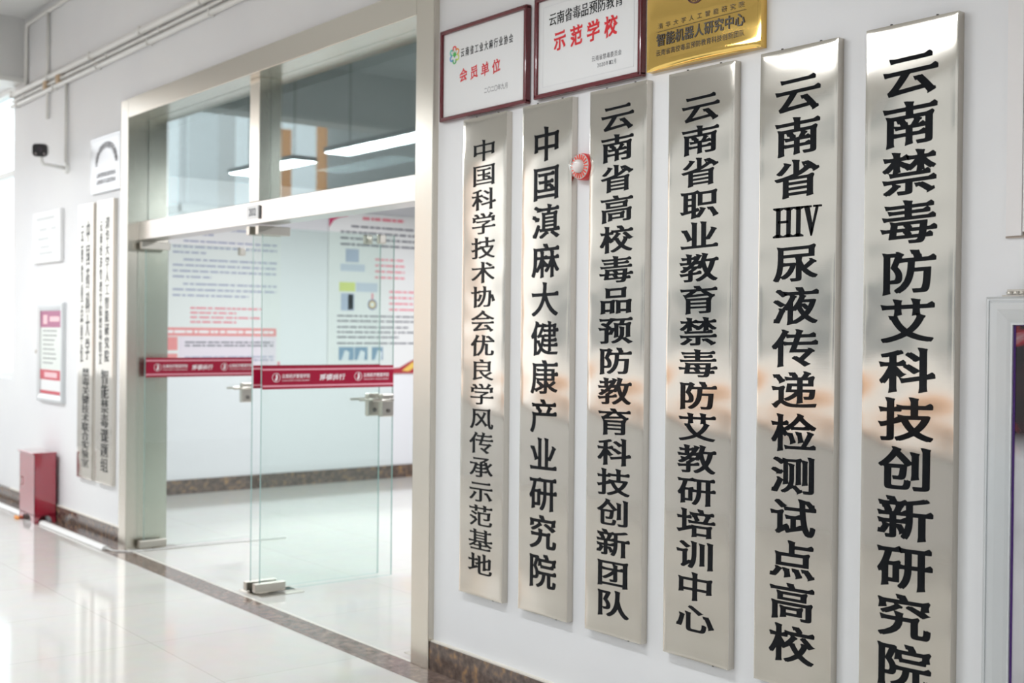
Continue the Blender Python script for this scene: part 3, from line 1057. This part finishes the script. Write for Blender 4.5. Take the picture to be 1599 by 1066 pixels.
# security camera
t = thing('security_camera', (-9.37, WY, 2.68), 'black-faced security camera on a white arm, high on the left wall', 'camera')
b = MB()
b.lathe((-9.37, WY, 2.70), (0, -1, 0), [(0, .042), (.018, .042), (.026, .030), (.026, 0)], 24)
b.tube([(-9.37, .01, 2.70), (-9.37, -.15, 2.715), (-9.37, -.165, 2.735), (-9.37, -.165, 2.775)], .014, 12)
b.build('arm', white_plastic, t)
b = MB()
d = Vector((.90, -.40, -.16)).normalized()
u_ = d.cross(Vector((0, 0, 1))).normalized(); v_ = u_.cross(d)
cpos = Vector((-9.37, -.165, 2.82))
def oct_ring(k, sx_, sz_):
    P = []
    for a in range(24):
        t_ = 2 * PI * a / 24
        q = 4
        cx_ = math.copysign(abs(math.cos(t_)) ** (2 / q), math.cos(t_)); cz_ = math.copysign(abs(math.sin(t_)) ** (2 / q), math.sin(t_))
        P.append(b.bm.verts.new(cpos + d * k + u_ * cx_ * sx_ + v_ * cz_ * sz_))
    return P
R = [oct_ring(-.10, .035, .03), oct_ring(-.09, .045, .04), oct_ring(.06, .052, .046), oct_ring(.085, .052, .046)]
fs = []
for A, B in zip(R, R[1:]):
    fs += [b.bm.faces.new((A[k], A[(k + 1) % 24], B[(k + 1) % 24], B[k])) for k in range(24)]
b._faces(fs, True)
b._faces([b.bm.faces.new(R[0][::-1]), b.bm.faces.new(R[-1])])
b.build('housing', white_plastic, t)
b = MB()
R = [oct_ring(.0855, .054, .048), oct_ring(.100, .054, .048), oct_ring(.104, .048, .042)]
fs = []
for A, B in zip(R, R[1:]):
    fs += [b.bm.faces.new((A[k], A[(k + 1) % 24], B[(k + 1) % 24], B[k])) for k in range(24)]
b._faces(fs, True)
b._faces([b.bm.faces.new(R[0][::-1]), b.bm.faces.new(R[-1])])
face = b.build('front_face', black_pl, t)
b = MB()
b.lathe(cpos + d * .104 + v_ * .006, d, [(0, .018), (.004, .018), (.004, .014), (.001, .010), (.001, 0)], 24)
b.build('lens', mat('lens_glass', (.03, .02, .03), .05), face)
for s in (-1, 1):
    MB().lathe(cpos + d * .104 + u_ * s * .030 - v_ * .026, d, [(0, .009), (.003, .008), (.003, 0)], 16).build('infrared_lamp', mat('infrared_lamp_glass', (.25, .22, .22), .2), face)


# conduits on the wall
def conduit(name, paths, r, label, m_=beige_pipe, saddles=()):
    b = MB()
    for p in paths:
        b.tube(p, r, 12)
    o = b.build(name, m_)
    tag(o, label, 'conduit', 'painted conduits on the corridor wall')
    if saddles:
        for p in saddles:
            c = MB().box(p[0] - .009, p[0] + .009, p[1] - r - .003, WY, p[2] - r - .004, p[2] + r + .004, .003)
            c.build('pipe_clamp', m_, o)
    return o
cx = [(-10.7 + .95 * k) for k in range(8)]
conduit('wall_conduit', [[(-10.74, .005, 3.445), (3.9, .005, 3.475)]], .024, 'thickest painted conduit, top of the run along the corridor wall', saddles=[(x, .005, 3.445 + .002 * (x + 10.74)) for x in cx])
conduit('wall_conduit', [[(-10.74, .012, 3.395), (3.9, .012, 3.425)]], .013, 'thin painted conduit in the middle of the run along the wall', saddles=[(x + .3, .012, 3.395 + .002 * (x + 11.04)) for x in cx])
conduit('wall_conduit', [[(-10.74, .008, 3.350), (3.9, .008, 3.380)]], .018, 'lowest painted conduit of the run along the wall above the doors', saddles=[(x + .12, .008, 3.350 + .002 * (x + 10.86)) for x in cx])
conduit('wall_conduit', [[(-10.36, .012, 3.46), (-10.36, .012, 3.955), (-10.30, .012, 3.975), (-8.3, .012, 3.985)], ], .016, 'painted conduit bending up from the run to the ceiling corner')
conduit('wall_conduit', [[(-9.81, .012, 3.13), (-9.81, .012, 3.975)]], .013, 'vertical painted conduit with a free end above the camera')
conduit('wall_conduit', [[(-9.37, .014, 2.745), (-9.37, .014, 3.335)]], .012, 'vertical painted conduit dropping to the security camera')
b = MB()
for x_, z_ in ((-9.86, 3.385), (-9.58, 3.36)):
    pass
for n_, (x_, z_) in enumerate(((-9.83, 3.398), (-9.52, 3.398))):
    b = MB().box(x_ - .035, x_ + .035, -.012, WY, z_ - .035, z_ + .03, .006)
    tag(b.build('junction_clip', rusty), ('stained clip on the conduits below the vertical pipe' if n_ == 0 else 'stained clip on the conduits above the camera pipe'), 'clip')
b = MB()
b.tube([(-8.32, -.02, 3.985), (-8.05, -.02, 3.985)], .045, 16)
tag(b.build('conduit_coupling', beige_pipe), 'thick coupling at the end of the ceiling conduit', 'coupling')
b = MB().tube([(-16, -.55, 3.86), (-10.9, -.55, 3.86), (-9.5, -.55, 3.86)], .09, 20)
for x_ in (-10.2,):
    b.tube([(x_, -.55, 3.86), (x_ + .03, -.55, 3.86)], .105, 20)
b.build('ceiling_pipe', ceil_m, None, 'structure')

# ------------------------------------------------------------------ posters in the room
PX = -10.497
RF = ((PX, 0, 0), (0, 1, 0), (0, 0, 1), (1, 0, 0))
blue_ink = mat('blue_grey_print', (.36, .38, .52), .5)
rose_ink = mat('rose_red_print', (.80, .24, .30), .5)
grey_ink = mat('dark_grey_print', (.16, .16, .20), .5)
def dashes(mb, m_, y0_, y1_, z, h_, indent=0):
    mb.use(m_)
    u = y0_ + indent
    while u < y1_:
        w_ = random.uniform(.03, .11)
        poly(mb, RF2, ((u, z), (min(u + w_, y1_), z), (min(u + w_, y1_), z + h_), (u, z + h_)), .0005)
        u += w_ + random.uniform(.006, .02)
RF2 = ((PX + .0145, 0, 0), (0, 1, 0), (0, 0, 1), (1, 0, 0))
# poster one
t = thing('wall_poster', (-10.5, 1.8, 1.09), 'large white text poster with a red table, behind the left glass door', 'poster', 'posters on the side wall of the room')
box('board', white_pl, t, -10.499, -10.484, 1.22, 2.40, 1.09, 2.62)
b = MB()
zz = 2.50
for blk in ((4, .052), (3, .052), (4, .052), (3, .052)):
    for k in range(blk[0]):
        dashes(b, blue_ink, 1.33, 2.36 if k < blk[0] - 1 else random.uniform(1.6, 2.1), zz, .016, .10 if k == 0 else 0)
        zz -= blk[1]
    zz -= .012
    b.build('printed_paragraph', None, t)
    b = MB()
zz -= .005
for k in range(4):
    dashes(b, rose_ink, 1.50, 2.2 if k % 2 == 0 else 1.95, 1.675 - k * .042, .016, .0)
b.build('printed_paragraph', None, t)
b = MB()
b.use(mat('salmon_print', (.80, .28, .28), .5))
poly(b, RF2, ((1.23, 1.43), (2.36, 1.43), (2.36, 1.505), (1.23, 1.505)), .0005)
for z_ in (1.30, 1.15):
    poly(b, RF2, ((1.23, z_), (1.38, z_), (1.38, z_ + .12), (1.23, z_ + .12)), .0005)
b.use(mat('lilac_print', (.80, .70, .78), .5))
poly(b, RF2, ((1.39, 1.14), (2.36, 1.14), (2.36, 1.425), (1.39, 1.425)), .0005)
RF2 = ((PX + .0152, 0, 0), (0, 1, 0), (0, 0, 1), (1, 0, 0))
for z_ in (1.365, 1.335, 1.23, 1.20):
    dashes(b, grey_ink if z_ > 1.3 else blue_ink, 1.45, 2.33, z_, .014)
dashes(b, white_ink, 1.27, 2.33, 1.455, .026)
b.build('printed_table', None, t)
RF2 = ((PX + .0145, 0, 0), (0, 1, 0), (0, 0, 1), (1, 0, 0))
b = MB()
b.use(rose_ink)
poly(b, RF2, ((2.375, 1.09), (2.40, 1.09), (2.40, 1.19), (2.375, 1.19)), .0005)
b.build('corner_print', None, t)
# poster two
t = thing('wall_poster', (-10.5, 3.7, 1.06), 'large white illustrated poster with a red title, seen behind the front glass door', 'poster', 'posters on the side wall of the room')
box('board', white_pl, t, -10.499, -10.484, 2.92, 4.60, 1.06, 2.66)
def block(*rows):
    b = MB()
    for m_, a_, c_, z_, h_ in rows:
        dashes(b, m_, a_, c_, z_, h_)
    b.build('printed_paragraph', None, t)
block((rose_ink, 3.30, 3.80, 2.595, .030))
block(*[(grey_ink, 3.05 + (.12 if z_ > 2.5 else 0), 4.45, z_, .020) for z_ in (2.515, 2.455, 2.395, 2.335)])
block(*[(rose_ink, 3.45, 3.80, z_, .018) for z_ in (2.20, 2.14, 2.08, 2.02)])
block(*[(rose_ink, 3.62, 4.3, z_, .018) for z_ in (1.88, 1.82, 1.76, 1.70)])
block(*[(grey_ink, 3.02, random.uniform(3.5, 4.4), z_, .015) for z_ in (1.63, 1.58, 1.52, 1.47, 1.42, 1.36)])
b = MB()
def rect(m_, a, c_, z0_, z1_):
    b.use(m_)
    poly(b, RF2, ((a, z0_), (c_, z0_), (c_, z1_), (a, z1_)), .0005)
rect(mat('steel_blue_print', (.42, .48, .62), .5), 3.11, 3.26, 2.17, 2.30)
rect(mat('pale_blue_print', (.55, .60, .70), .5), 3.05, 3.33, 2.08, 2.15)
rect(mat('lime_print', (.66, .72, .22), .5), 3.04, 3.22, 1.88, 1.97)
rect(mat('pale_blue_print', (.55, .60, .70), .5), 3.23, 3.48, 1.88, 1.97)
rect(mat('steel_blue_print', (.42, .48, .62), .5), 3.06, 3.21, 1.69, 1.86)
rect(mat('deep_blue_print', (.16, .22, .45), .5), 3.14, 3.20, 1.70, 1.85)
for a, c_ in ((3.04, 3.21), (3.22, 3.37), (3.42, 3.55)):
    b.build('picture_print', None, t)
    b = MB()
    rect(mat('slate_blue_print', (.20, .32, .45), .5), a, c_, 1.20, 1.33)
    b.use(mat('pale_print_two', (.72, .76, .80), .5))
    RF2 = ((PX + .0152, 0, 0), (0, 1, 0), (0, 0, 1), (1, 0, 0))
    poly(b, RF2, ((a + .03, 1.20), (a + .11, 1.20), (a + .12, 1.28), (a + .07, 1.30)), .0005)
    RF2 = ((PX + .0145, 0, 0), (0, 1, 0), (0, 0, 1), (1, 0, 0))
b.build('picture_print', None, t)
b = MB()
b.use(mat('navy_print', (.06, .08, .30), .5))
ring(b, RF2, 3.42, 1.755, .052, .012, 24, th=.0005)
b.use(mat('amber_print', (.80, .55, .12), .5))
ring(b, RF2, 3.42, 1.755, .038, .012, 24, th=.0005)
b.use(rose_ink)
poly(b, RF2, ((3.41, 1.81), (3.43, 1.81), (3.43, 1.87), (3.41, 1.87)), .0005)
b.build('round_logo', None, t)
b = MB()
b.use(mat('deep_rose_print', (.62, .05, .16), .5))
poly(b, RF2, ((2.92, 2.66), (2.92, 2.50), (2.97, 2.57), (3.03, 2.60), (3.12, 2.62), (3.20, 2.66)), .0005)
b.build('corner_print', None, t)
b = MB()
b.use(mat('dark_red_print', (.42, .03, .05), .5))
poly(b, RF2, ((2.92, 1.06), (4.60, 1.06), (4.60, 1.40), (4.30, 1.36), (4.0, 1.24), (3.85, 1.17), (3.75, 1.12), (3.5, 1.105), (2.92, 1.10)), .0005)
b.use(mat('amber_print', (.80, .55, .12), .5))
RF2 = ((PX + .0152, 0, 0), (0, 1, 0), (0, 0, 1), (1, 0, 0))
poly(b, RF2, ((3.78, 1.09), (3.86, 1.08), (3.98, 1.15), (4.02, 1.22), (3.90, 1.17)), .0005)
b.build('red_border_print', None, t)

# ------------------------------------------------------------------ ceiling lamps of the corridor
def pendant(xc, xl, label):
    t = thing('linear_pendant_lamp', (xc, -1.68, 2.92), label, 'lamp', 'linear lamps along the corridor')
    b = MB()
    b.box(xc - xl / 2, xc + xl / 2, -1.80, -1.56, 2.925, 2.965, .004)
    b.build('body', mat('grey_lamp_housing', (.45, .46, .47), .4), t)
    box('diffuser', led_m, t, xc - xl / 2 + .01, xc + xl / 2 - .01, -1.79, -1.57, 2.918, 2.926)
    for s in (-1, 1):
        MB().tube([(xc + s * xl * .35, -1.68, 2.965), (xc + s * xl * .35, -1.68, 4.05)], .004, 8).build('cable', black_pl, t)
pendant(-7.97, 1.42, 'linear lamp hanging over the corridor before the right half of the doorway')
pendant(-9.83, 1.24, 'linear lamp hanging over the corridor before the left half of the doorway')
pendant(-3.35, 1.42, 'linear lamp hanging over the corridor before the signboards')
pendant(1.2, 1.42, 'linear lamp hanging over the corridor beyond the right edge of the photo')

# ------------------------------------------------------------------ across the courtyard (seen only in the reflections)
fac = mat('grey_white_facade', (.50, .50, .49), .8)
orange_f = mat('orange_facade_paint', (.80, .37, .13), .8)
pane_f = mat('grey_window_pane', (.14, .16, .17), .15)
struct('wall_courtyard', fac, (-21, 25, -14.6, -14, -4, 7.5))
struct('trim_3', orange_f, *[(-21, 25, -14.05, -13.95, zf - .20, zf + .32) for zf in (-3.6, 0)])
xs_ = [-34.0 + 3.3 * k for k in range(18)]
struct('wall_courtyard_pier', orange_f, *[(x_, x_ + .5, -14.4, -13.7, -4, 7.6) for x_ in xs_[:4]])
struct('window_courtyard', pane_f, *[(x_ + a_, x_ + a_ + 1.8, -14.02, -13.98, zf + 1.1, zf + 2.7) for x_ in xs_[4:] for a_ in (.9,) for zf in (-3.6, 0, 3.6)])
struct('trim_4', mat('white_facade_band', (.80, .80, .80), .8), *[(-21, 25, -14.04, -13.96, zf + .32, zf + 1.0) for zf in (-3.6, 0)])
struct('trim_shadow_band', mat('facade_shadow_tone', (.16, .15, .14), .8), *[(-21, 25, -14.04, -13.96, zf - .75, zf - .22) for zf in (-3.6, 0)])  # shadow under the orange band, put in as a dark strip
struct('wall_courtyard_far', mat('pale_far_facade', (.80, .80, .80), .8), (-39.6, -37.2, -14.3, -13.7, -4, 12), (-60, -40.2, -14.2, -13.9, -4, 3.0), *[(-60 + 2.1 * k, -59.75 + 2.1 * k, -14.2, -14, 3, 12) for k in range(10)], (-60, -40.2, -14.2, -14, 5.6, 5.9))
struct('ground', mat('courtyard_paving', (.45, .44, .42), .9), (-60, 25, -30, -4.6, -4.2, -4))
